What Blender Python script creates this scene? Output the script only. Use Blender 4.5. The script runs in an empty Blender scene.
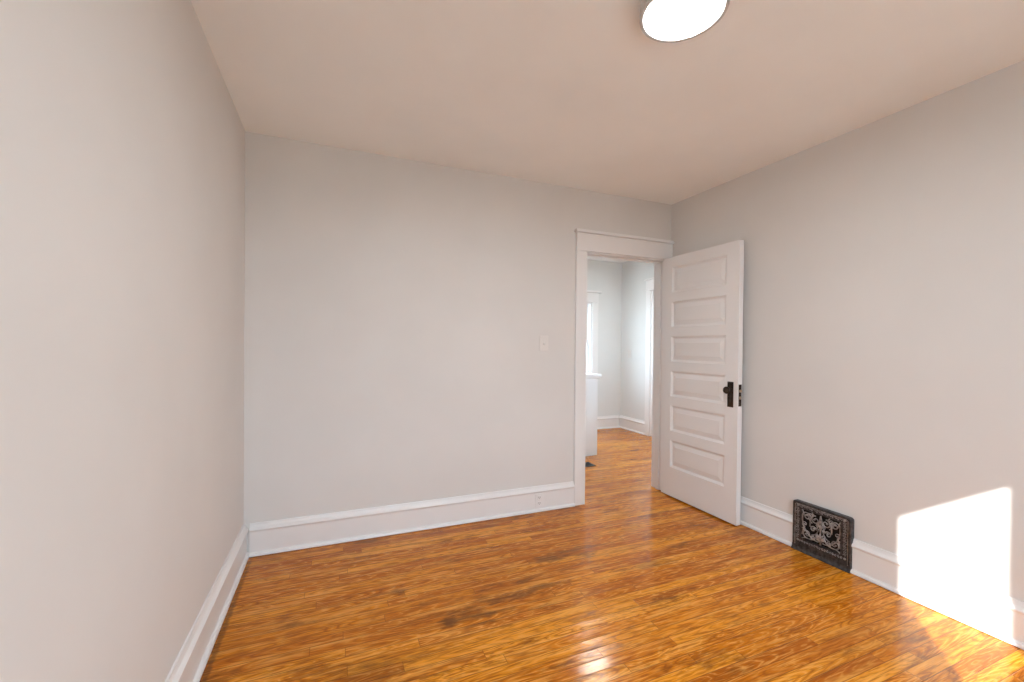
import bpy, bmesh, math, random
from mathutils import Vector, Matrix
random.seed(7)
S = bpy.context.scene
COL = S.collection
R = math.radians

# ---------------------------------------------------------------- camera
cd = bpy.data.cameras.new('camera'); cam = bpy.data.objects.new('camera', cd); COL.objects.link(cam)
cd.sensor_width = 36.0; cd.lens = 428.4 / 1024 * 36; cd.shift_y = 7.3 / 1024; cd.clip_start = 0.02
YAW, PIT, ROL = R(22.5611), R(-0.4225), R(0.5327)
fw = Vector((math.sin(YAW) * math.cos(PIT), math.cos(YAW) * math.cos(PIT), math.sin(PIT)))
r0 = Vector((math.cos(YAW), -math.sin(YAW), 0)); u0 = r0.cross(fw)
cr = r0 * math.cos(ROL) + u0 * math.sin(ROL); cu = cr.cross(fw)
m3 = Matrix((cr, cu, -fw)).transposed()
cam.matrix_world = Matrix.Translation((0, 0, 1.2913)) @ m3.to_4x4()
S.camera = cam

# ---------------------------------------------------------------- sky, sun, exposure
XL, XR, YB, YF, H = -0.4988, 2.7766, 3.0, -0.90, 2.5584      # the room
HX0, HX1, HY0, HY1 = 0.7, 4.21, 3.13, 5.62                    # the hall behind it
W = bpy.data.worlds.new('sky'); S.world = W; W.use_nodes = True
bg = W.node_tree.nodes['Background']
bg.inputs['Color'].default_value = (0.68, 0.84, 1.0, 1); bg.inputs['Strength'].default_value = 13.0
sun = bpy.data.lights.new('sun', 'SUN'); sun.energy = 15.0; sun.angle = 0.009; sun.color = (1.0, 0.97, 0.92)
so = bpy.data.objects.new('sun', sun); COL.objects.link(so)
so.rotation_euler = Vector((0.75, 0.66, -0.474)).to_track_quat('-Z', 'Y').to_euler()

def portal(name, loc, rot, sx, sy):
    l = bpy.data.lights.new(name, 'AREA'); l.shape = 'RECTANGLE'; l.size = sx; l.size_y = sy
    l.cycles.is_portal = True
    o = bpy.data.objects.new(name, l); COL.objects.link(o); o.location = loc; o.rotation_euler = rot
W1 = (0.04, 0.745); W2 = (0.945, 1.65); WZ = (0.40, 2.112)     # windows behind the camera; the second is added for more daylight
W3 = (2.80, 3.66); W3Z = (0.80, 1.96)                         # hall window
W4 = (3.25, 3.85); W4Z = (0.80, 1.96)                         # unseen window added to light the hall
for nm, (a, b) in (('portal_street', W1), ('portal_street', W2)):
    portal(nm, ((a + b) / 2, YF - 0.14, sum(WZ) / 2), (R(90), 0, 0), b - a, WZ[1] - WZ[0])
portal('portal_hall', (sum(W3) / 2, HY1 + 0.14, sum(W3Z) / 2), (R(-90), 0, 0), W3[1] - W3[0], W3Z[1] - W3Z[0])
portal('portal_hall', (sum(W4) / 2, YB - 0.01, sum(W4Z) / 2), (R(90), 0, 0), W4[1] - W4[0], W4Z[1] - W4Z[0])

S.view_settings.view_transform = 'Standard'; S.view_settings.look = 'None'
S.view_settings.exposure = 0.0; S.view_settings.gamma = 1.0; S.view_settings.use_curve_mapping = False
S.cycles.max_bounces = 14; S.cycles.diffuse_bounces = 9; S.cycles.glossy_bounces = 5; S.cycles.transparent_max_bounces = 12
S.cycles.use_denoising = True; S.cycles.sample_clamp_indirect = 8.0
LAMP, HALL_LAMP = 108.0, 105.0

# ---------------------------------------------------------------- materials
class NT:
    def __init__(self, name):
        self.m = bpy.data.materials.new(name); self.m.use_nodes = True
        self.t = self.m.node_tree; self.t.nodes.clear()
    def n(self, typ, ins=None, **kw):
        nd = self.t.nodes.new('ShaderNode' + typ)
        for k, v in kw.items(): setattr(nd, k, v)
        for k, v in (ins or {}).items(): self.set(nd.inputs[k], v)
        return nd
    def set(self, sock, v):
        if isinstance(v, bpy.types.NodeSocket): self.t.links.new(v, sock)
        elif isinstance(v, bpy.types.Node): self.t.links.new(v.outputs[0], sock)
        else: sock.default_value = v
    def math(self, op, a, b=None, c=None):
        nd = self.n('Math', operation=op)
        for i, v in enumerate((a, b, c)):
            if v is not None: self.set(nd.inputs[i], v)
        return nd.outputs[0]
    def vec(self, x, y, z): return self.n('CombineXYZ', {0: x, 1: y, 2: z}).outputs[0]
    def ramp(self, f, stops, interp='LINEAR'):
        nd = self.n('ValToRGB', {0: f}); cr = nd.color_ramp; cr.interpolation = interp
        while len(cr.elements) < len(stops): cr.elements.new(0.5)
        for e, (p, c) in zip(cr.elements, stops):
            e.position = p; e.color = (*c, 1) if len(c) == 3 else c
        return nd.outputs[0]
    def mix(self, f, a, b, blend='MIX'):
        nd = self.n('Mix', data_type='RGBA', blend_type=blend)
        self.set(nd.inputs[0], f); self.set(nd.inputs[6], a); self.set(nd.inputs[7], b)
        return nd.outputs[2]
    def range(self, v, a, b, c=0.0, d=1.0, smooth=True):
        nd = self.n('MapRange', {0: v, 1: a, 2: b, 3: c, 4: d}, interpolation_type='SMOOTHSTEP' if smooth else 'LINEAR')
        return nd.outputs[0]
    def out(self, sh): self.n('OutputMaterial', {0: sh}); return self.m

def paint(name, col, rough=0.6, var=0.02, bump=0.04, scale=90.0, spec=0.4):
    t = NT(name); co = t.n('TexCoord').outputs['Object']
    big = t.n('TexNoise', {'Vector': co, 'Scale': 1.7, 'Detail': 3.0}).outputs[0]
    fine = t.n('TexNoise', {'Vector': co, 'Scale': scale, 'Detail': 2.0}).outputs[0]
    f = t.range(big, 0.3, 0.7, 0, 1)
    c = t.mix(f, (*[v * (1 - var) for v in col], 1), (*[min(1, v * (1 + var)) for v in col], 1))
    bp = t.n('Bump', {'Height': fine, 'Strength': bump, 'Distance': 0.004}).outputs[0]
    return t.out(t.n('BsdfPrincipled', {'Base Color': c, 'Roughness': rough, 'Specular IOR Level': spec, 'Normal': bp}))

def metal(name, col, rough, metallic=1.0, patina=0.35):
    t = NT(name); co = t.n('TexCoord').outputs['Object']
    nz = t.n('TexNoise', {'Vector': co, 'Scale': 60.0, 'Detail': 4.0}).outputs[0]
    c = t.mix(t.range(nz, 0.35, 0.7), (*col, 1), (*[v * (1 - patina) for v in col], 1))
    r = t.range(nz, 0.3, 0.7, rough * 0.8, rough * 1.25)
    return t.out(t.n('BsdfPrincipled', {'Base Color': c, 'Roughness': r, 'Metallic': metallic}))

def glass():
    t = NT('window_glass')
    co = t.n('TexCoord').outputs['Object']
    nz = t.n('TexNoise', {'Vector': co, 'Scale': 2.0}).outputs[0]
    tint = t.mix(nz, (0.97, 0.99, 0.99, 1), (0.99, 1, 1, 1))
    fr = t.math('MULTIPLY_ADD', t.math('POWER', t.n('LayerWeight', {'Blend': 0.5}).outputs['Facing'], 5.0), 0.9, 0.04)
    tr = t.n('BsdfTransparent', {'Color': tint}); gl = t.n('BsdfGlossy', {'Roughness': 0.02})
    return t.out(t.n('MixShader', {0: fr, 1: tr, 2: gl}).outputs[0])

def emit(name, col, strength):
    t = NT(name); co = t.n('TexCoord').outputs['Object']
    nz = t.n('TexNoise', {'Vector': co, 'Scale': 3.0}).outputs[0]
    c = t.mix(nz, (*col, 1), (*[v * 0.98 for v in col], 1))
    return t.out(t.n('Emission', {'Color': c, 'Strength': strength}).outputs[0])

def floor_mat():
    t = NT('oak_strip_floor'); M_ = t.math
    co = t.n('TexCoord').outputs['Object']; sp = t.n('SeparateXYZ', {0: co}); x, y = sp.outputs[0], sp.outputs[1]
    PW, PL = 0.057, 1.15
    yr = M_('DIVIDE', y, PW); row = M_('FLOOR', yr); fy = M_('FRACT', yr)
    ro = t.n('TexWhiteNoise', {'W': row}, noise_dimensions='1D').outputs[0]
    xr = M_('ADD', M_('DIVIDE', x, PL), M_('MULTIPLY', ro, 7.3)); col = M_('FLOOR', xr); fx = M_('FRACT', xr)
    wn = t.n('TexWhiteNoise', {'Vector': t.vec(row, col, 0.5)}, noise_dimensions='2D')
    rid = wn.outputs[0]; rs = t.n('SeparateColor', {0: wn.outputs[1]}); rb, rc = rs.outputs[1], rs.outputs[2]
    base = t.ramp(rid, [(0.0, (0.42, 0.104, 0.002)), (0.3, (0.53, 0.150, 0.003)), (0.65, (0.62, 0.194, 0.005)), (1.0, (0.76, 0.285, 0.014))])
    DARK, PALE = (0.27, 0.064, 0.002, 1), (0.86, 0.41, 0.075, 1)
    # flat-sawn figure: nested parabolas along the strip, broken up by a stretched noise; quieter straight grain elsewhere
    gv = t.vec(M_('ADD', M_('MULTIPLY', x, 2.4), M_('MULTIPLY', rid, 61.0)), M_('ADD', M_('MULTIPLY', y, 13.0), M_('MULTIPLY', rb, 19.0)), M_('MULTIPLY', rc, 9.0))
    g = t.n('TexNoise', {'Vector': gv, 'Scale': 1.0, 'Detail': 3.0, 'Roughness': 0.5}).outputs[0]
    cen = M_('SUBTRACT', M_('SUBTRACT', fy, 0.5), M_('MULTIPLY', M_('SUBTRACT', rb, 0.5), 0.5))
    sgn = M_('SUBTRACT', M_('MULTIPLY', M_('GREATER_THAN', rc, 0.5), 2.0), 1.0)
    par = M_('ADD', M_('MULTIPLY', x, M_('MULTIPLY', sgn, 10.0)), M_('ADD', M_('MULTIPLY', M_('MULTIPLY', cen, cen), 6.0), M_('MULTIPLY', g, 4.0)))
    strt = M_('MULTIPLY', g, M_('ADD', 8.0, M_('MULTIPLY', rc, 8.0)))
    pick = t.range(t.n('TexNoise', {'Vector': t.vec(M_('ADD', M_('MULTIPLY', x, 1.1), M_('MULTIPLY', rid, 23.0)), M_('MULTIPLY', rb, 40.0), 0.0), 'Scale': 1.0, 'Detail': 1.0}).outputs[0], 0.43, 0.52)
    r1 = M_('PINGPONG', par, 0.5); r2 = M_('PINGPONG', strt, 0.5)
    ring = M_('ADD', M_('MULTIPLY', r1, pick), M_('MULTIPLY', r2, M_('SUBTRACT', 1.0, pick)))
    line = t.range(ring, 0.0, 0.24, 1.0, 0.0)
    c = t.mix(M_('MULTIPLY', line, t.range(rb, 0.1, 0.8, 0.35, 0.75)), base, DARK)
    c = t.mix(M_('MULTIPLY', t.range(ring, 0.30, 0.5), t.range(rc, 0.1, 0.9, 0.25, 0.6)), c, PALE)
    pv = t.vec(M_('MULTIPLY', x, 9.0), M_('MULTIPLY', y, 210.0), M_('MULTIPLY', rid, 30.0))
    pore = t.n('TexNoise', {'Vector': pv, 'Scale': 1.0, 'Detail': 2.0}).outputs[0]
    c = t.mix(t.range(pore, 0.50, 0.70, 0, 0.5), c, DARK)
    stv = t.vec(M_('ADD', M_('MULTIPLY', x, 2.2), M_('MULTIPLY', ro, 47.0)), M_('MULTIPLY', yr, 0.9), 5.1)
    stn = t.n('TexNoise', {'Vector': stv, 'Scale': 1.0, 'Detail': 4.0, 'Roughness': 0.6}).outputs[0]
    c = t.mix(t.range(stn, 0.50, 0.68, 0, 0.55), c, PALE)
    c = t.mix(t.range(stn, 0.46, 0.30, 0, 0.55), c, DARK)
    fv = t.vec(M_('ADD', M_('MULTIPLY', x, 5.0), M_('MULTIPLY', rid, 77.0)), M_('MULTIPLY', y, 95.0), M_('MULTIPLY', rc, 13.0))
    fib = t.n('TexNoise', {'Vector': fv, 'Scale': 1.0, 'Detail': 3.0, 'Roughness': 0.6}).outputs[0]
    c = t.mix(t.range(fib, 0.54, 0.64, 0, 0.55), c, (0.19, 0.040, 0.001, 1))
    c = t.mix(t.range(fib, 0.45, 0.34, 0, 0.50), c, PALE)
    # broad tone drift and old dark wear
    dr = t.n('TexNoise', {'Vector': t.vec(M_('MULTIPLY', x, 0.9), M_('MULTIPLY', y, 2.2), 3.7), 'Scale': 1.0, 'Detail': 3.0}).outputs[0]
    c = t.mix(t.range(dr, 0.45, 0.75, 0, 0.35), c, (0.33, 0.090, 0.004, 1))
    wv = t.n('TexNoise', {'Vector': t.vec(M_('ADD', M_('MULTIPLY', x, 3.0), M_('MULTIPLY', ro, 1.5)), M_('MULTIPLY', y, 9.0), 1.3), 'Scale': 1.0, 'Detail': 6.0, 'Roughness': 0.65}).outputs[0]
    c = t.mix(t.range(wv, 0.54, 0.70, 0, 0.72), c, (0.13, 0.040, 0.005, 1))
    # stains where the photograph has them, plus a thin dark line along the left shoe
    rag = t.n('TexNoise', {'Vector': t.vec(M_('MULTIPLY', x, 14.0), M_('MULTIPLY', y, 40.0), 0.0), 'Scale': 1.0, 'Detail': 4.0}).outputs[0]
    tot = None
    for (sx, sy, ax, ay, s) in ((0.50, 1.94, 0.045, 0.05, 1.0), (0.66, 1.93, 0.16, 0.022, 0.65), (0.84, 2.02, 0.20, 0.035, 0.75),
                                (1.04, 2.04, 0.16, 0.03, 0.7), (1.20, 2.30, 0.12, 0.045, 0.75), (1.42, 2.34, 0.22, 0.03, 0.6),
                                (0.20, 2.93, 0.09, 0.02, 0.7), (0.32, 2.28, 0.05, 0.03, 0.7), (-0.452, 2.2, 0.014, 1.2, 0.75), (1.75, 2.02, 0.16, 0.04, 0.5),
                                (0.10, 1.75, 0.22, 0.10, 0.45), (1.0, 2.86, 0.10, 0.02, 0.4)):
        dx = M_('DIVIDE', M_('SUBTRACT', x, sx), ax); dy = M_('DIVIDE', M_('SUBTRACT', y, sy), ay)
        d = M_('SQRT', M_('ADD', M_('MULTIPLY', dx, dx), M_('MULTIPLY', dy, dy)))
        d = M_('ADD', d, M_('MULTIPLY', M_('SUBTRACT', rag, 0.5), 2.6))
        v = t.range(d, 0.35, 1.25, s, 0.0)
        tot = v if tot is None else M_('MAXIMUM', tot, v)
    c = t.mix(M_('MULTIPLY', tot, 0.8), c, (0.095, 0.034, 0.008, 1))
    # seams
    ey = M_('MINIMUM', fy, M_('SUBTRACT', 1.0, fy)); ex = M_('MINIMUM', fx, M_('SUBTRACT', 1.0, fx))
    seam = M_('MAXIMUM', t.range(ey, 0.0, 0.045, 1, 0), t.range(ex, 0.0, 0.0016, 1, 0))
    c = t.mix(M_('MULTIPLY', seam, 0.75), c, (0.09, 0.024, 0.003, 1))
    # finish: cupped strips, each tilted a little, with a brushed varnish
    cup = M_('MULTIPLY', M_('POWER', M_('SUBTRACT', fy, 0.5), 2.0), 0.00090)
    tilt = M_('MULTIPLY', M_('MULTIPLY', M_('SUBTRACT', fy, 0.5), M_('SUBTRACT', rc, 0.5)), 0.00110)
    wav = M_('MULTIPLY', t.n('TexNoise', {'Vector': co, 'Scale': 9.0, 'Detail': 2.0}).outputs[0], 0.00050)
    gr = M_('MULTIPLY', pore, 0.00005)
    hgt = M_('ADD', M_('ADD', cup, tilt), M_('ADD', M_('ADD', wav, gr), M_('MULTIPLY', seam, -0.0004)))
    bp = t.n('Bump', {'Height': hgt, 'Strength': 1.0, 'Distance': 1.0}).outputs[0]
    rr = t.range(wv, 0.35, 0.7, 0.12, 0.22)
    return t.out(t.n('BsdfPrincipled', {'Base Color': c, 'Roughness': rr, 'IOR': 1.45, 'Specular IOR Level': 0.33, 'Specular Tint': (1.0, 0.66, 0.35, 1), 'Normal': bp}))

MT = dict(
    wall=paint('greige_wall_paint', (0.70, 0.685, 0.665), 0.65),
    hallwall=paint('pale_hall_wall_paint', (0.72, 0.73, 0.72), 0.65),
    ceiling=paint('ceiling_paint', (0.86, 0.875, 0.87), 0.8, scale=160),
    trim=paint('white_trim_paint', (0.80, 0.795, 0.79), 0.32, var=0.01, bump=0.02, scale=40, spec=0.5),
    plastic=paint('white_plastic', (0.735, 0.715, 0.69), 0.35, var=0.01, bump=0.0),
    slot=paint('dark_slot', (0.03, 0.028, 0.026), 0.6),
    bronze=metal('aged_dark_bronze', (0.055, 0.040, 0.030), 0.38, 0.8),
    bolt=metal('worn_brass', (0.55, 0.45, 0.33), 0.3),
    iron=metal('blackened_cast_iron', (0.10, 0.10, 0.105), 0.42, 0.75, 0.5),
    ironlight=metal('worn_cast_iron_relief', (0.52, 0.52, 0.53), 0.36, 0.9, 0.5),
    void=paint('duct_shade_black', (0.006, 0.006, 0.006), 0.8),  # near-black standing in for the shade inside the ducts
    rim=metal('brushed_nickel', (0.66, 0.67, 0.67), 0.45, 1.0, 0.03),
    halllamp=emit('frosted_hall_diffuser', (0.92, 0.97, 1.0), HALL_LAMP),
    lamp=emit('frosted_lamp_diffuser', (0.93, 0.965, 0.98), LAMP),
    glass=glass(), floor=floor_mat(),
    ground=paint('outdoor_ground', (0.30, 0.30, 0.27), 0.9, 0.2),
)

# ---------------------------------------------------------------- mesh helpers
class MB:
    def __init__(self): self.b = bmesh.new()
    def box(self, lo, hi, bevel=0.0):
        t = bmesh.new(); bmesh.ops.create_cube(t, size=1.0)
        for v in t.verts:
            v.co = Vector([lo[i] + (v.co[i] + 0.5) * (hi[i] - lo[i]) for i in range(3)])
        if bevel: bmesh.ops.bevel(t, geom=list(t.edges), offset=bevel, segments=2, profile=0.5, affect='EDGES')
        self.merge(t); return self
    def merge(self, t, M=None):
        if M is not None: bmesh.ops.transform(t, matrix=M, verts=t.verts)
        mp = {}
        for v in t.verts: mp[v] = self.b.verts.new(v.co)
        for f in t.faces:
            try:
                g = self.b.faces.new([mp[v] for v in f.verts]); g.smooth = f.smooth
            except ValueError: pass
        t.free()
    def poly(self, pts, smooth=False):
        f = self.b.faces.new([self.b.verts.new(Vector(p)) for p in pts]); f.smooth = smooth; return f
    def loft(self, rings, closed=True, caps=True, smooth=False):
        vs = [[self.b.verts.new(Vector(p)) for p in r] for r in rings]; n = len(vs[0])
        for a, b in zip(vs, vs[1:]):
            for i in range(n if closed else n - 1):
                f = self.b.faces.new((a[i], a[(i + 1) % n], b[(i + 1) % n], b[i])); f.smooth = smooth
        if caps:
            self.b.faces.new(list(reversed(vs[0]))); self.b.faces.new(vs[-1])
        return self
    def lathe(self, prof, origin, axis='Z', n=40, smooth=True):
        rings = []
        for r, h in prof:
            rg = []
            for i in range(n):
                a = 2 * math.pi * i / n; c, s = r * math.cos(a), r * math.sin(a)
                p = {'Z': (c, s, h), 'Y': (c, h, -s), 'X': (h, c, s)}[axis]
                rg.append([origin[k] + p[k] for k in range(3)])
            rings.append(rg)
        return self.loft(rings, True, True, smooth)
    def tube(self, pts, rad, n=8, flat=1.0, up=(0, 1, 0), closed=False):
        pts = [Vector(p) for p in pts]; N = len(pts); up = Vector(up); rings = []
        for i, p in enumerate(pts):
            if closed: d = pts[(i + 1) % N] - pts[i - 1]
            else: d = pts[min(i + 1, N - 1)] - pts[max(i - 1, 0)]
            d.normalize(); s = d.cross(up).normalized(); w = s.cross(d)
            r = rad(i / (N - 1)) if callable(rad) else rad
            rings.append([p + s * r * math.cos(2 * math.pi * k / n) + w * r * flat * math.sin(2 * math.pi * k / n) for k in range(n)])
        if closed: rings.append(rings[0]); return self.loft(rings, True, False, True)
        return self.loft(rings, True, True, True)
    def build(self, name, mat, parent=None):
        bmesh.ops.recalc_face_normals(self.b, faces=self.b.faces)
        me = bpy.data.meshes.new(name); self.b.to_mesh(me); self.b.free()
        me.materials.append(MT[mat])
        o = bpy.data.objects.new(name, me); COL.objects.link(o)
        if parent is not None: o.parent = parent
        return o

def tag(o, label, cat, kind=None, group=None):
    o['label'] = label; o['category'] = cat
    if kind: o['kind'] = kind
    if group: o['group'] = group
    return o
def empty(name, loc, rz=0.0):
    o = bpy.data.objects.new(name, None); COL.objects.link(o)
    o.location = loc; o.rotation_euler = (0, 0, rz); o.empty_display_size = 0.1; return o

# ---------------------------------------------------------------- the room shell
OX0, OX1, OZ = 1.905, 2.715, 2.05          # doorway in the back wall
HEX = HX1 + 0.15
f = MB().box((XL - 0.15, YF - 0.15, -0.12), (HEX, HY1 + 0.15, 0.0)).build('floor', 'floor')
tag(f, 'glossy orange oak strip floor with dark worn stains, running on into the hall', 'floor', 'structure')
c = MB().box((XL - 0.15, YF - 0.15, H), (HEX, YB + 0.13, H + 0.2)).build('ceiling', 'ceiling')
tag(c, 'plain beige painted ceiling carrying the round light', 'ceiling', 'structure')
g_ = MB().box((-40, -40, -0.75), (40, 40, -0.45)).build('ground', 'ground')  # unseen plane added so less light reaches the upper walls
tag(g_, 'unseen ground plane outside, added to dim the light from below the horizon', 'ground', 'structure')
HH = H + 0.055
c = MB().box((HX0 - 0.15, HY0, HH), (HEX, HY1 + 0.15, H + 0.2)).build('ceiling_hall', 'ceiling')
tag(c, 'pale hall ceiling just visible under the doorway head', 'ceiling', 'structure')
w = MB().box((XL - 0.15, YF - 0.15, 0), (XL, YB + 0.13, H)).build('wall_left', 'wall')
tag(w, 'bare greige wall along the left side of the room', 'wall', 'structure')
b = MB()
b.box((XL, YB, 0), (OX0 - 0.02, YB + 0.13, H)).box((OX1 + 0.02, YB, 0), (W4[0], YB + 0.13, H)).box((W4[1], YB, 0), (HX1, YB + 0.13, H)).box((W4[0], YB, 0), (W4[1], YB + 0.13, W4Z[0])).box((W4[0], YB, W4Z[1]), (W4[1], YB + 0.13, H)).box((OX0 - 0.02, YB, OZ + 0.02), (OX1 + 0.02, YB + 0.13, H))
tag(b.build('wall_back', 'wall'), 'greige wall with the open doorway and the light switch', 'wall', 'structure')
w = MB().box((XR, YF - 0.15, 0), (XR + 0.13, YB, H)).build('wall_right', 'wall')
tag(w, 'greige wall behind the open door, with the sun patch low on it', 'wall', 'structure')

def wall_openings(along, c0, c1, a0, a1, holes, z0, z1):
    """boxes of a wall running along x or y from a0 to a1, with window holes (p, q, zlo, zhi)"""
    b = MB()
    def bx(p, q, lo, hi):
        if along == 'x': b.box((p, c0, lo), (q, c1, hi))
        else: b.box((c0, p, lo), (c1, q, hi))
    cur = a0
    for p, q, lo, hi in sorted(holes):
        bx(cur, p, z0, z1); bx(p, q, z0, lo); bx(p, q, hi, z1); cur = q
    bx(cur, a1, z0, z1)
    return b
w = wall_openings('x', YF - 0.15, YF, XL, XR, [(*W1, *WZ), (*W2, *WZ)], 0, H).build('wall_front', 'wall')
tag(w, 'greige wall behind the viewer, with a street window and a second one added for daylight', 'wall', 'structure')
w = wall_openings('x', HY1, HY1 + 0.15, HX0, HX1, [(*W3, *W3Z)], 0, HH).build('wall_hall_back', 'hallwall')
tag(w, 'pale wall at the far end of the hall, with the white-cased window', 'wall', 'structure')
w = MB().box((HX1, HY0, 0), (HEX, HY1 + 0.15, HH)).build('wall_hall_right', 'hallwall')
tag(w, 'pale hall wall seen through the doorway, right of the hall corner', 'wall', 'structure')
w = MB().box((HX0 - 0.15, HY0, 0), (HX0, HY1 + 0.15, HH)).build('wall_hall_left', 'hallwall')
tag(w, 'pale hall wall hidden left of the doorway', 'wall', 'structure')

# ---------------------------------------------------------------- windows
def window(name, label, along, lo, hi, z0, z1, inner, outer, sash_w, head_cap=0.0):
    """casing and stool on the room side, two sashes with a pane each; inner/outer = wall faces"""
    root = empty(name, (0, 0, 0)); tag(root, label, 'window', 'structure')
    d = 1 if outer > inner else -1
    def bx(b, p, q, za, zb, n0, n1, bev=0.002):
        n0, n1 = sorted((inner + d * n0, inner + d * n1))
        if along == 'x': b.box((p, n0, za), (q, n1, zb), bev)
        else: b.box((n0, p, za), (n1, q, zb), bev)
    b = MB(); cw = 0.105
    bx(b, lo - cw, lo, z0 + 0.02, z1, -0.02, -0.0005); bx(b, hi, hi + cw, z0 + 0.02, z1, -0.02, -0.0005)
    bx(b, lo - cw, hi + cw, z1 + 0.001, z1 + 0.145, -0.024, -0.0005); b.build('window_casing', 'trim', root)
    b = MB(); bx(b, lo - cw - 0.005, hi + cw + 0.005, z1 - 0.002, z1 + 0.012, -0.03, -0.024)
    bx(b, lo - cw - 0.04, hi + cw + 0.04, z1 + 0.146, z1 + 0.176, -0.055, -0.0005, 0.006); b.build('head_cap', 'trim', root)
    b = MB(); bx(b, lo - cw - 0.03, hi + cw + 0.03, z0 - 0.012, z0 + 0.018, -0.06, -0.0005, 0.006)
    bx(b, lo + 0.001, hi - 0.001, z0 + 0.0005, z0 + 0.018, 0.0, 0.06)
    bx(b, lo - cw, hi + cw, z0 - 0.10, z0 - 0.013, -0.018, -0.0005); b.build('window_sill', 'trim', root)
    b = MB()
    bx(b, lo + 0.0005, lo + 0.02, z0 + 0.02, z1 - 0.0005, 0.0, 0.15); bx(b, hi - 0.02, hi - 0.0005, z0 + 0.02, z1 - 0.0005, 0.0, 0.15)
    bx(b, lo + 0.021, hi - 0.021, z1 - 0.02, z1 - 0.0005, 0.0, 0.15); bx(b, lo + 0.021, hi - 0.021, z0 + 0.0005, z0 + 0.019, 0.061, 0.15); b.build('window_frame', 'trim', root)
    zm = (z0 + z1) / 2 - 0.02
    for (za, zb, off) in ((z0 + 0.02, zm + 0.02, 0.055), (zm - 0.015, z1 - 0.02, 0.092)):
        s = MB(); l, h = lo + 0.021, hi - 0.021
        bx(s, l, l + sash_w, za, zb, off, off + 0.034); bx(s, h - sash_w, h, za, zb, off, off + 0.034)
        bx(s, l + sash_w, h - sash_w, za, za + 0.04, off, off + 0.034); bx(s, l + sash_w, h - sash_w, zb - 0.028, zb, off, off + 0.034)
        so_ = s.build('sash', 'trim', root)
        g = MB(); bx(g, l + sash_w - 0.004, h - sash_w + 0.004, za + 0.036, zb - 0.024, off + 0.015, off + 0.018, 0)
        g.build('pane', 'glass', so_)
    return root
window('window_1', 'white-cased sash window behind the viewer, nearest the left wall', 'x', *W1, *WZ, YF, YF - 0.15, 0.075)
window('added_window_2', 'unseen sash window behind the viewer, added for more daylight, farther from the left wall', 'x', *W2, *WZ, YF, YF - 0.15, 0.075)
window('window_3', 'white-cased bright window on the hall far wall above the half wall', 'x', *W3, *W3Z, HY1, HY1 + 0.15, 0.03)
window('added_window_4', 'unseen white-cased window added right of the doorway to light the hall', 'x', *W4, *W4Z, YB + 0.13, YB - 0.0, 0.03)

# ---------------------------------------------------------------- baseboards: board, moulded cap, quarter-round shoe
BASE = [(0, 0), (0.034, 0), (0.034, 0.006), (0.031, 0.014), (0.025, 0.019), (0.018, 0.021), (0.018, 0.142), (0.021, 0.146), (0.026, 0.152),
        (0.026, 0.158), (0.021, 0.164), (0.014, 0.172), (0.010, 0.182), (0.008, 0.192), (0, 0.192)]
def run(b, p, q, nrm):
    p, q, nrm = Vector((*p, 0.003)), Vector((*q, 0.003)), Vector((*nrm, 0))
    b.loft([[e + nrm * (a + 0.0005) + Vector((0, 0, z)) for a, z in BASE] for e in (p, q)], True, True)
T = 0.0345
GY0, GY1 = 1.853, 1.513                       # cast iron register along the right wall
b = MB(); run(b, (XL, YB - 0.001), (XL, YF + 0.001), (1, 0)); tag(b.build('baseboard_left', 'trim'), 'white moulded baseboard along the left wall', 'baseboard', 'structure')
b = MB(); run(b, (XL + T, YB), (OX0 - 0.113, YB), (0, -1)); tag(b.build('baseboard_back', 'trim'), 'white moulded baseboard under the light switch wall, up to the door casing', 'baseboard', 'structure')
b = MB(); run(b, (XR, YB - 0.026), (XR, GY0 + 0.001), (-1, 0)); run(b, (XR, GY1 - 0.001), (XR, YF + 0.001), (-1, 0))
tag(b.build('baseboard_right', 'trim'), 'white moulded baseboard along the sunlit wall, broken by the black register', 'baseboard', 'structure')
b = MB(); run(b, (XL + T, YF), (XR - T, YF), (0, 1)); tag(b.build('baseboard_front', 'trim'), 'white moulded baseboard below the street windows', 'baseboard', 'structure')
b = MB(); run(b, (2.882, HY1), (HX1 - T, HY1), (0, -1)); tag(b.build('baseboard_hall_back', 'trim'), 'white moulded baseboard at the far end of the hall', 'baseboard', 'structure')
D2 = (4.20, 5.02)                             # casing on the hall right wall, along y
b = MB(); run(b, (HX1, HY1), (HX1, D2[1] + 0.001), (-1, 0)); tag(b.build('baseboard_hall_right', 'trim'), 'white moulded baseboard right of the hall corner', 'baseboard', 'structure')

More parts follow.
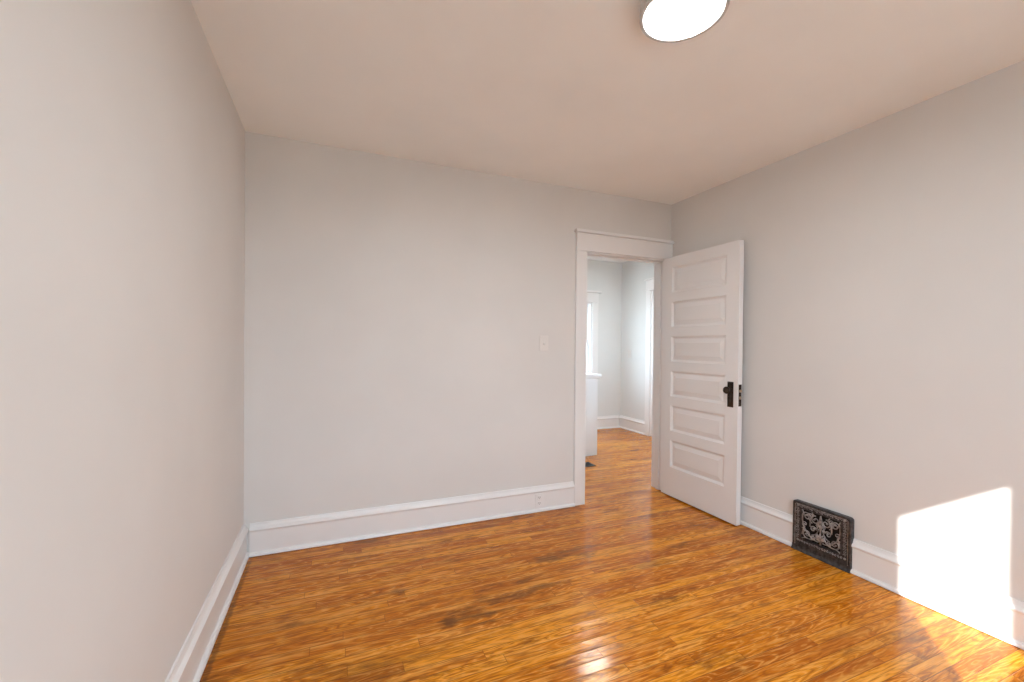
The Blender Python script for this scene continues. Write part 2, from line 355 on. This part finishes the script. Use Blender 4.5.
# ---------------------------------------------------------------- door casing
def casing(root, M, x0, x1, x2, x3, zt, y0, d):
    """flat boards, head with fillet and cap on plane y0, sticking out towards d (local frame)"""
    def bx(b, lo, hi, bev): 
        a = [min(lo[i], hi[i]) for i in range(3)]; c_ = [max(lo[i], hi[i]) for i in range(3)]
        b.box(a, c_, bev)
    for p, q in ((x0, x1), (x2, x3)):
        b = MB(); bx(b, (p, y0 + d * 0.0005, 0.0005), (q, y0 + d * 0.021, zt + 0.008), 0.003); o = b.build('side_casing', 'trim', root)
    b = MB(); bx(b, (x0, y0 + d * 0.0005, zt + 0.009), (x3, y0 + d * 0.024, zt + 0.152), 0.002); b.build('head_casing', 'trim', root)
    b = MB(); bx(b, (x0 - 0.004, y0 + d * 0.024, zt + 0.008), (x3, y0 + d * 0.029, zt + 0.020), 0.0015); b.build('head_fillet', 'trim', root)
    b = MB(); hi_x = x3 if M else x3 + 0.018
    bx(b, (x0 - 0.018, y0 + d * 0.0005, zt + 0.153), (hi_x, y0 + d * 0.045, zt + 0.166), 0.004)
    bx(b, (x0 - 0.010, y0 + d * 0.0005, zt + 0.166), (hi_x, y0 + d * 0.034, zt + 0.180), 0.004); b.build('head_cap', 'trim', root)
t1 = empty('trim_1', (0, 0, 0)); tag(t1, 'white door casing with capped head board around the open doorway', 'door casing', 'structure')
casing(t1, True, OX0 - 0.112, OX0 - 0.012, OX1 + 0.010, XR - 0.001, OZ, YB, -1)
casing(t1, False, OX0 - 0.10, OX0 - 0.001, OX1 + 0.001, OX1 + 0.10, OZ, YB + 0.13, 1)
for p, q in ((OX0 - 0.0195, OX0), (OX1, OX1 + 0.0195)):
    MB().box((p, YB + 0.0005, 0.0005), (q, YB + 0.1295, OZ), 0.001).build('jamb', 'trim', t1)
MB().box((OX0 - 0.0195, YB + 0.0005, OZ + 0.0005), (OX1 + 0.0195, YB + 0.1295, OZ + 0.0195), 0.001).build('head_jamb', 'trim', t1)
b = MB(); b.box((OX0 + 0.0003, YB + 0.045, 0.001), (OX0 + 0.012, YB + 0.085, OZ - 0.013), 0.002); b.box((OX1 - 0.012, YB + 0.045, 0.001), (OX1 - 0.0003, YB + 0.085, OZ - 0.013), 0.002)
b.box((OX0 + 0.0003, YB + 0.045, OZ - 0.012), (OX1 - 0.0003, YB + 0.085, OZ - 0.0003), 0.002); b.build('door_stop', 'trim', t1)
# strike plate on the left jamb
MB().box((OX0, YB + 0.008, 0.92), (OX0 + 0.0015, YB + 0.034, 0.99), 0.0005).build('strike_plate', 'bronze', t1)

# ---------------------------------------------------------------- panelled doors
DW, DH, DT = 0.766, 2.046, 0.042
def panel_slab(w, h, t, s0, s1, panels):
    """slab in local x (width), z (height), y 0..t with raised panels on both faces"""
    b = MB()
    zs = [0] + [z for p in panels for z in p] + [h]
    for face, sg in ((0.0, 1), (t, -1)):
        P = lambda x, z, dep: (x, face + sg * dep, z)
        b.poly([P(0, 0, 0), P(s0, 0, 0), P(s0, h, 0), P(0, h, 0)]); b.poly([P(s1, 0, 0), P(w, 0, 0), P(w, h, 0), P(s1, h, 0)])
        for i in range(0, len(zs), 2): b.poly([P(s0, zs[i], 0), P(s1, zs[i], 0), P(s1, zs[i + 1], 0), P(s0, zs[i + 1], 0)])
        for za, zb in panels:
            def rect(i, dep): return [P(s0 + i, za + i, dep), P(s1 - i, za + i, dep), P(s1 - i, zb - i, dep), P(s0 + i, zb - i, dep)]
            rings = [rect(0, 0), rect(0.004, 0.005), rect(0.010, 0.0075), rect(0.014, 0.012), rect(0.022, 0.012), rect(0.050, 0.0055), rect(0.053, 0.0040)]
            for r1, r2 in zip(rings, rings[1:]):
                for i in range(4): b.poly([r1[i], r1[(i + 1) % 4], r2[(i + 1) % 4], r2[i]])
            b.poly(rings[-1])
    for (x0, x1) in ((0, 0), (w, w)): b.poly([(x0, 0, 0), (x0, t, 0), (x0, t, h), (x0, 0, h)])
    for z in (0, h): b.poly([(0, 0, z), (w, 0, z), (w, t, z), (0, t, z)])
    bmesh.ops.remove_doubles(b.b, verts=b.b.verts, dist=1e-5)
    return b
PAN = [(0.248, 0.478)] + [(0.560 + 0.2955 * i, 0.560 + 0.2955 * i + 0.2155) for i in range(5)]
door = panel_slab(DW, DH, DT, 0.104, 0.658, PAN).build('door_1', 'trim')
tag(door, 'white six-panel door with dark knob standing open into the room', 'door', 'structure')
door.location = (2.669, 2.972, 0.012); door.rotation_euler = (0, 0, math.atan2(-0.771, -0.001))
def knobset(parent, x, z, face, sg, reach):
    b = MB()
    y0 = face - sg * 0.0003; y1 = face - sg * 0.005
    b.box((x - 0.025, min(y0, y1), z - 0.125), (x + 0.025, max(y0, y1), z + 0.06), 0.002)
    ye = face - sg * 0.0065
    for (xa, za, xb, zb) in ((x - 0.021, z - 0.121, x + 0.021, z - 0.117), (x - 0.021, z + 0.052, x + 0.021, z + 0.056),
                             (x - 0.021, z - 0.121, x - 0.017, z + 0.056), (x + 0.017, z - 0.121, x + 0.021, z + 0.056)):
        b.box((xa, min(face - sg * 0.004, ye), za), (xb, max(face - sg * 0.004, ye), zb), 0.0008)
    o = b.build('escutcheon_plate', 'bronze', parent); o['label'] = 'dark bronze lock plate'
    k = MB(); k.lathe([(0.004, 0), (0.0065, 0), (0.0065, 0.001), (0.004, 0.0015)], (x, face - sg * 0.005, z - 0.075), 'Y', 16)
    k.box((x - 0.0025, min(face - sg * 0.0055, face - sg * 0.0066), z - 0.092), (x + 0.0025, max(face - sg * 0.0055, face - sg * 0.0066), z - 0.077)); k.build('keyhole', 'slot', o)
    s = reach / 0.058
    prof = [(0.016, 0.004), (0.016, 0.008), (0.010, 0.010), (0.0085, 0.022), (0.011, 0.028), (0.020, 0.032), (0.0255, 0.039), (0.0265, 0.046), (0.022, 0.053), (0.012, 0.057), (0.003, 0.058)]
    k = MB(); k.lathe([(r, -sg * h * s) for r, h in prof], (x, face, z), 'Y', 32); k.build('door_knob', 'bronze', parent)['label'] = 'dark bronze round knob'
knobset(door, 0.706, 0.968, 0.0, 1, 0.058)
knobset(door, 0.706, 0.968, DT, -1, 0.034)
b = MB(); b.box((DW + 0.0002, 0.007, 0.855), (DW + 0.0025, DT - 0.007, 1.012), 0.001)
lp = b.build('latch_plate', 'bronze', door); lp['label'] = 'dark mortise lock face on the door edge'
MB().box((DW + 0.002, 0.010, 0.955), (DW + 0.011, DT - 0.012, 0.975), 0.002).build('latch_bolt', 'bolt', lp)
MB().box((DW + 0.002, 0.012, 0.905), (DW + 0.0035, DT - 0.012, 0.927), 0.0005).build('dead_bolt', 'bolt', lp)
for z in (0.16, 0.98, 1.80):
    b = MB(); b.box((-0.0025, 0.004, z), (-0.0003, DT - 0.001, z + 0.088), 0.0005)
    b.lathe([(0.0055, 0), (0.0055, 0.088)], (-0.004, DT + 0.0035, z), 'Z', 12); h_ = b.build('hinge', 'trim', door)
    b = MB(); b.lathe([(0.003, 0), (0.0045, 0.002), (0.004, 0.006), (0.001, 0.008)], (-0.004, DT + 0.0035, z + 0.088), 'Z', 12)
    b.lathe([(0.001, -0.006), (0.004, -0.004), (0.0045, -0.001), (0.003, 0)], (-0.004, DT + 0.0035, z), 'Z', 12); b.build('hinge_pin', 'bronze', h_)

# hall door on the right wall, only its casing shows past the jamb
t2 = empty('trim_2', (HX1, 0, 0), R(-90)); tag(t2, 'white door casing on the hall right wall, seen past the doorway edge', 'door casing', 'structure')
casing(t2, False, -D2[1], -D2[1] + 0.10, -D2[0] - 0.10, -D2[0], 2.09, 0.0, -1)
d2 = panel_slab(0.618, 2.07, 0.010, 0.10, 0.52, PAN).build('door_2', 'trim')
tag(d2, 'white closed panelled door inside the hall right wall casing', 'door', 'structure')
d2.location = (HX1 - 0.0105, D2[1] - 0.101, 0.012); d2.rotation_euler = (0, 0, R(-90))

# ---------------------------------------------------------------- hall: half wall, floor register, switch, lamp
KX, KY = 2.88, 4.28
hw = empty('half_wall', (KX, KY, 0)); tag(hw, 'white waist-high half wall with projecting cap in the hall', 'half wall', 'structure')
def lw(b, lo, hi, bev=0.0): b.box([lo[0] - KX, lo[1] - KY, lo[2]], [hi[0] - KX, hi[1] - KY, hi[2]], bev)
b = MB(); lw(b, (1.3, KY, 0.0005), (KX, KY + 0.11, 0.905), 0.002); lw(b, (KX - 0.11, KY + 0.1105, 0.0005), (KX, HY1 - 0.0005, 0.905), 0.002); b.build('wall_body', 'trim', hw)
b = MB(); lw(b, (1.3, KY - 0.034, 0.9255), (KX + 0.034, KY + 0.14, 0.962), 0.006); lw(b, (KX - 0.144, KY + 0.1405, 0.9255), (KX + 0.034, HY1 - 0.062, 0.962), 0.006); b.build('wall_cap', 'trim', hw)
b = MB(); lw(b, (1.3, KY - 0.014, 0.9055), (KX + 0.014, KY + 0.12, 0.925), 0.004); lw(b, (KX - 0.124, KY + 0.1205, 0.9055), (KX + 0.014, HY1 - 0.062, 0.925), 0.004); b.build('cap_moulding', 'trim', hw)

fr = empty('floor_register', (2.46, 3.97, 0)); tag(fr, 'dark metal register set in the hall floor in front of the half wall', 'vent')
b = MB()
for lo, hi in (((-0.15, -0.075, 0.0005), (0.15, -0.055, 0.006)), ((-0.15, 0.055, 0.0005), (0.15, 0.075, 0.006)), ((-0.15, -0.0545, 0.0005), (-0.13, 0.0545, 0.006)), ((0.13, -0.0545, 0.0005), (0.15, 0.0545, 0.006))):
    b.box(lo, hi, 0.0015)
b.build('register_frame', 'iron', fr)
b = MB()
for i in range(9): b.box((-0.13 + 0.0265 * (i + 1) - 0.004, -0.0544, 0.001), (-0.13 + 0.0265 * (i + 1) + 0.004, 0.0544, 0.005))
b.build('register_louver', 'iron', fr)
MB().box((-0.1299, -0.0544, 0.0003), (0.1299, 0.0544, 0.0008)).build('duct_shade_sheet', 'void', fr)  # black sheet paints the shaded hollow under the louvers

def ceiling_light(name, label, x, y, r, h, glow, top):
    root = empty(name, (x, y, top)); tag(root, label, 'ceiling light')
    b = MB(); n = 72
    b.lathe([(r - 0.018, -0.0005), (r - 0.003, -0.0005), (r - 0.002, -0.004), (r, -h + 0.006), (r, -h + 0.001), (r - 0.002, -h - 0.001), (r - 0.014, -h - 0.0015), (r - 0.0155, -h + 0.001), (r - 0.0155, -h + 0.006), (r - 0.018, -h + 0.006)], (0, 0, 0), 'Z', n)
    # the ring is hollow: close it on itself instead of capping
    b.b.faces.ensure_lookup_table()
    caps = [f_ for f_ in b.b.faces if len(f_.verts) > 4]
    bmesh.ops.delete(b.b, geom=caps, context='FACES_ONLY')
    b.build('light_rim', 'rim', root)
    b = MB(); q = r - 0.0160
    b.lathe([(0.004, -0.006), (q - 0.004, -0.006), (q, -0.010), (q, -h + 0.008), (q - 0.004, -h + 0.004), (q * 0.6, -h + 0.003), (q * 0.3, -h + 0.0025), (0.004, -h + 0.002)], (0, 0, 0), 'Z', n); b.build('light_diffuser', glow, root)
    return root
ceiling_light('ceiling_light', 'round flush ceiling light with glowing white diffuser and thin nickel rim', 1.161, 1.208, 0.152, 0.060, 'lamp', H)
ceiling_light('ceiling_light', 'round flush ceiling light in the hall, hidden above the doorway head', 2.92, 4.36, 0.175, 0.060, 'halllamp', HH)

# ---------------------------------------------------------------- switch and outlet plates
def plate(root, w, h, t=0.005, mat='plastic'):
    b = MB(); b.box((-w / 2, -t - 0.0005, -h / 2), (w / 2, -0.0005, h / 2), 0.002); return b.build('wall_plate', mat, root)
def screws(root, zs, t):
    for z in zs:
        b = MB(); b.lathe([(0.0034, -t), (0.0034, -t - 0.001), (0.002, -t - 0.0018)], (0, 0, z), 'Y', 12); b.build('plate_screw', 'plastic', root)
def light_switch(loc, rz, label):
    root = empty('light_switch', loc, rz); tag(root, label, 'light switch')
    p = plate(root, 0.074, 0.118)
    MB().box((-0.008, -0.0066, -0.015), (0.008, -0.0056, 0.015)).build('toggle_slot', 'plastic', root)
    b = MB(); b.loft([[(-0.005, -0.0066, -0.011), (0.005, -0.0066, -0.011), (0.005, -0.0066, 0.003), (-0.005, -0.0066, 0.003)],
                      [(-0.0035, -0.0175, -0.0135), (0.0035, -0.0175, -0.0135), (0.0035, -0.0175, -0.0065), (-0.0035, -0.0175, -0.0065)]]); b.build('toggle', 'plastic', root)
    screws(root, (-0.03, 0.03), 0.0055); return root
light_switch((1.515, YB, 1.308), 0, 'white toggle light switch on the greige wall left of the doorway')
light_switch((HX1, 5.40, 1.17), R(-90), 'small white switch on the hall wall right of the hall corner')
root = empty('wall_outlet', (1.478, YB - 0.019, 0.089)); tag(root, 'white duplex outlet let into the baseboard near the door casing', 'outlet')
plate(root, 0.068, 0.104, 0.004, 'trim')
for z in (-0.022, 0.022):
    b = MB(); b.box((-0.016, -0.0062, z - 0.015), (0.016, -0.0045, z + 0.015), 0.0015); rc_ = b.build('receptacle', 'trim', root)
    b = MB(); b.box((-0.0075, -0.0066, z - 0.003), (-0.0048, -0.0061, z + 0.008)); b.box((0.0048, -0.0066, z - 0.003), (0.0075, -0.0061, z + 0.007)); b.lathe([(0.0028, -0.0061), (0.0028, -0.0066)], (0, 0, z - 0.008), 'Y', 12); b.build('slots', 'slot', rc_)
screws(root, (0.0,), 0.0045)

# ---------------------------------------------------------------- cast iron wall register
GW, GH = GY0 - GY1, 0.312
reg = empty('wall_register', (XR, (GY0 + GY1) / 2, 0.0005), R(-90))
tag(reg, 'black cast iron scrollwork register low on the right wall, breaking the baseboard', 'register')
def rrect(w, h, r, n=5, z0=0.0):
    pts = []
    for cx, cz, a0 in ((w / 2 - r, z0 + h - r, 0), (-w / 2 + r, z0 + h - r, 90), (-w / 2 + 0.002, z0 + 0.002, 180), (w / 2 - 0.002, z0 + 0.002, 270)):
        rr = r if a0 < 180 else 0.002
        for i in range(n + 1):
            a = R(a0 + 90 * i / n); pts.append((cx + rr * math.cos(a), cz + rr * math.sin(a)))
    return pts
IW, IZ0, IZ1 = 0.226, 0.082, 0.268        # the openwork
def ring_pts(pts, y): return [(x, y, z) for x, z in pts]
def inset_rr(i, y): return ring_pts(rrect(GW - 2 * i, GH - 2 * i, max(0.016 - i, 0.003), 5, i), y)
outer = [inset_rr(0.0, -0.0005), inset_rr(0.0, -0.026), inset_rr(0.002, -0.030), inset_rr(0.006, -0.032), inset_rr(0.010, -0.030), inset_rr(0.013, -0.027)]
def inner(y, grow=0.0):
    n = len(rrect(1, 1, .1)); w2 = IW / 2 + grow; a, bz = IZ0 - grow, IZ1 + grow; pts = []
    corners = ((w2, bz), (-w2, bz), (-w2, a), (w2, a)); k = n // 4
    for ci, (cx, cz) in enumerate(corners):
        nx, nz = corners[(ci + 1) % 4]
        for i in range(k): pts.append((cx, y, cz))
    return pts
b = MB()
rings = outer + [inner(-0.027, 0.006), inner(-0.030, 0.004), inner(-0.030, 0.001), inner(-0.012, 0.0)]
b.loft(rings, True, False, False)
bmesh.ops.dissolve_degenerate(b.b, dist=1e-5, edges=b.b.edges); b.build('register_frame', 'iron', reg)
MB().box((-IW / 2 - 0.001, -0.011, IZ0 - 0.001), (IW / 2 + 0.001, -0.006, IZ1 + 0.001)).build('duct_shade_sheet', 'void', reg)  # black backing in place of a real dark cavity behind the openwork
# relief on the border: bead row and leaf curls between outer lip and openwork
b = MB()
def bead(x, z, r, h=0.006):
    b.lathe([(r, -0.0262), (r * 0.92, -0.0262 - h * 0.5), (r * 0.6, -0.0262 - h * 0.85), (r * 0.1, -0.0262 - h)], (x, 0, z), 'Y', 10)
def curl(cx, cz, r, a0, sgn, turns=1.1, rad=0.0021, y=-0.028):
    pts = []
    for i in range(17):
        k = i / 16; a = R(a0) + sgn * k * turns * 2 * math.pi; q = r * (1 - 0.75 * k)
        pts.append((cx + q * math.cos(a), y, cz + q * math.sin(a)))
    b.tube(pts, lambda k: rad * (1 - 0.4 * k), 6)
for i in range(19):
    x = -0.135 + 0.270 * i / 18; curl(x, 0.2875, 0.0078, 90 if i % 2 else 270, 1 if i % 2 else -1, 1.0, 0.0019); bead(x + 0.0075, 0.279 if i % 2 else 0.296, 0.0018, 0.005)
for i in range(13):
    z = 0.086 + 0.182 * i / 12
    for sx in (-1, 1): curl(sx * 0.1365, z, 0.0078, 0 if i % 2 else 180, sx * (1 if i % 2 else -1), 1.0, 0.0019); bead(sx * (0.129 if i % 2 else 0.145), z + 0.0075, 0.0018, 0.005)
for i in range(17):
    x = -0.120 + 0.240 * i / 16; curl(x, 0.0655, 0.0070, 90 if i % 2 else 270, 1 if i % 2 else -1, 1.0, 0.0019)
for sx in (-1, 1):
    for z in (0.2875, 0.0655): bead(sx * 0.1365, z, 0.008, 0.005)
b.tube([(x, -0.029, z) for x, z in rrect(GW - 0.034, GH - 0.034, 0.008, 4, 0.017)], 0.0017, 6, closed=True)
b.build('border_relief', 'ironlight', reg)
# openwork scrolls
b = MB()
def spiral(cx, cz, r, a0, turns, sgn, tail=None, rad=0.0041, y=-0.024):
    pts = []
    if tail: pts += [(p[0], y, p[1]) for p in tail]
    for i in range(29):
        k = i / 28; a = R(a0) + sgn * k * turns * 2 * math.pi; q = r * (1 - 0.72 * k)
        pts.append((cx + q * math.cos(a), y, cz + q * math.sin(a)))
    b.tube(pts, lambda k: rad * (1 - 0.30 * k), 8)
    e = pts[-1]; b.lathe([(0.0062, y + 0.002), (0.0056, y - 0.003), (0.0028, y - 0.0055), (0.0006, y - 0.006)], (e[0], 0, e[2]), 'Y', 10)
def bez(p0, p1, p2, p3, n=9):
    out = []
    for i in range(n):
        t_ = i / n; u_ = 1 - t_
        out.append((u_**3 * p0[0] + 3 * u_ * u_ * t_ * p1[0] + 3 * u_ * t_ * t_ * p2[0] + t_**3 * p3[0], u_**3 * p0[1] + 3 * u_ * u_ * t_ * p1[1] + 3 * u_ * t_ * t_ * p2[1] + t_**3 * p3[1]))
    return out
ZM = (IZ0 + IZ1) / 2
for sx in (-1, 1):
    X = lambda v: sx * v
    # big outer S: from the foot of the middle, out and up to a curl in the upper corner
    spiral(X(0.083), 0.232, 0.026, 0 if sx > 0 else 180, 1.25, sx, [(X(p), q) for p, q in bez((0.012, 0.100), (0.050, 0.088), (0.122, 0.150), (0.109, 0.225))])
    # lower outer curl
    spiral(X(0.080), 0.122, 0.027, 270, 1.2, sx, [(X(p), q) for p, q in bez((0.020, 0.140), (0.030, 0.096), (0.058, 0.094), (0.078, 0.095))])
    # upper inner curl
    spiral(X(0.030), 0.226, 0.026, 90, 1.2, -sx, [(X(p), q) for p, q in bez((0.062, 0.175), (0.066, 0.215), (0.056, 0.250), (0.032, 0.252))])
    spiral(X(0.044), 0.166, 0.019, 180 if sx > 0 else 0, 1.1, -sx, [(X(p), q) for p, q in bez((0.0, 0.262), (0.006, 0.225), (0.014, 0.195), (0.025, 0.168))])
    b.tube([(X(p), -0.024, q) for p, q in bez((0.112, 0.266), (0.100, 0.250), (0.104, 0.238), (0.095, 0.225))], 0.0034, 8)
    b.tube([(X(p), -0.024, q) for p, q in bez((0.112, 0.150), (0.104, 0.156), (0.100, 0.140), (0.096, 0.134))], 0.0034, 8)
    b.tube([(X(p), -0.024, q) for p, q in bez((0.112, 0.084), (0.102, 0.092), (0.094, 0.092), (0.086, 0.096))], 0.0034, 8)
    b.tube([(X(p), -0.024, q) for p, q in bez((0.050, 0.266), (0.050, 0.258), (0.044, 0.254), (0.034, 0.252))], 0.0034, 8)
for sx in (-1, 1):
    X = lambda v: sx * v
    spiral(X(0.094), 0.180, 0.017, 270, 1.1, sx, [(X(p), q) for p, q in bez((0.112, 0.110), (0.108, 0.130), (0.104, 0.150), (0.096, 0.163))], 0.0034)
    spiral(X(0.060), 0.244, 0.015, 0 if sx > 0 else 180, 1.0, sx, [(X(p), q) for p, q in bez((0.050, 0.200), (0.062, 0.208), (0.074, 0.222), (0.075, 0.242))], 0.0032)
    spiral(X(0.052), 0.112, 0.016, 90, 1.0, sx, [(X(p), q) for p, q in bez((0.012, 0.180), (0.016, 0.150), (0.030, 0.132), (0.050, 0.128))], 0.0032)
    spiral(X(0.018), 0.196, 0.012, 180 if sx > 0 else 0, 1.0, -sx, [(X(p), q) for p, q in bez((0.0, 0.150), (0.002, 0.170), (0.004, 0.184), (0.006, 0.194))], 0.0030)
b.tube([(0, -0.024, 0.083 + 0.02 * i) for i in range(10)], lambda k: 0.005 - 0.002 * k, 8)
b.build('scrollwork', 'ironlight', reg)
# palmette in the middle foot of the scrolls
b = MB()
for i in range(-3, 4):
    a = R(90 + i * 24); L_ = 0.046 - 0.004 * abs(i); c0 = (0.0, 0.112)
    pts = [(c0[0] + math.cos(a) * L_ * k / 6, -0.0275 - 0.003 * math.sin(math.pi * k / 6), c0[1] + math.sin(a) * L_ * k / 6) for k in range(7)]
    b.tube(pts, lambda k: 0.0018 + 0.0048 * math.sin(math.pi * min(1, 0.15 + 0.8 * k)), 8, 0.6)
b.lathe([(0.010, -0.022), (0.009, -0.029), (0.005, -0.0325), (0.001, -0.0335)], (0, 0, 0.110), 'Y', 16)
b.build('palmette', 'ironlight', reg)
# flared foot lip on the floor
b = MB(); b.loft([[(x, -0.0315, 0.0), (x, -0.043, 0.0), (x, -0.043, 0.004), (x, -0.037, 0.009), (x, -0.0325, 0.020), (x, -0.0315, 0.034)] for x in (-GW / 2, GW / 2)]); b.build('foot_lip', 'iron', reg)
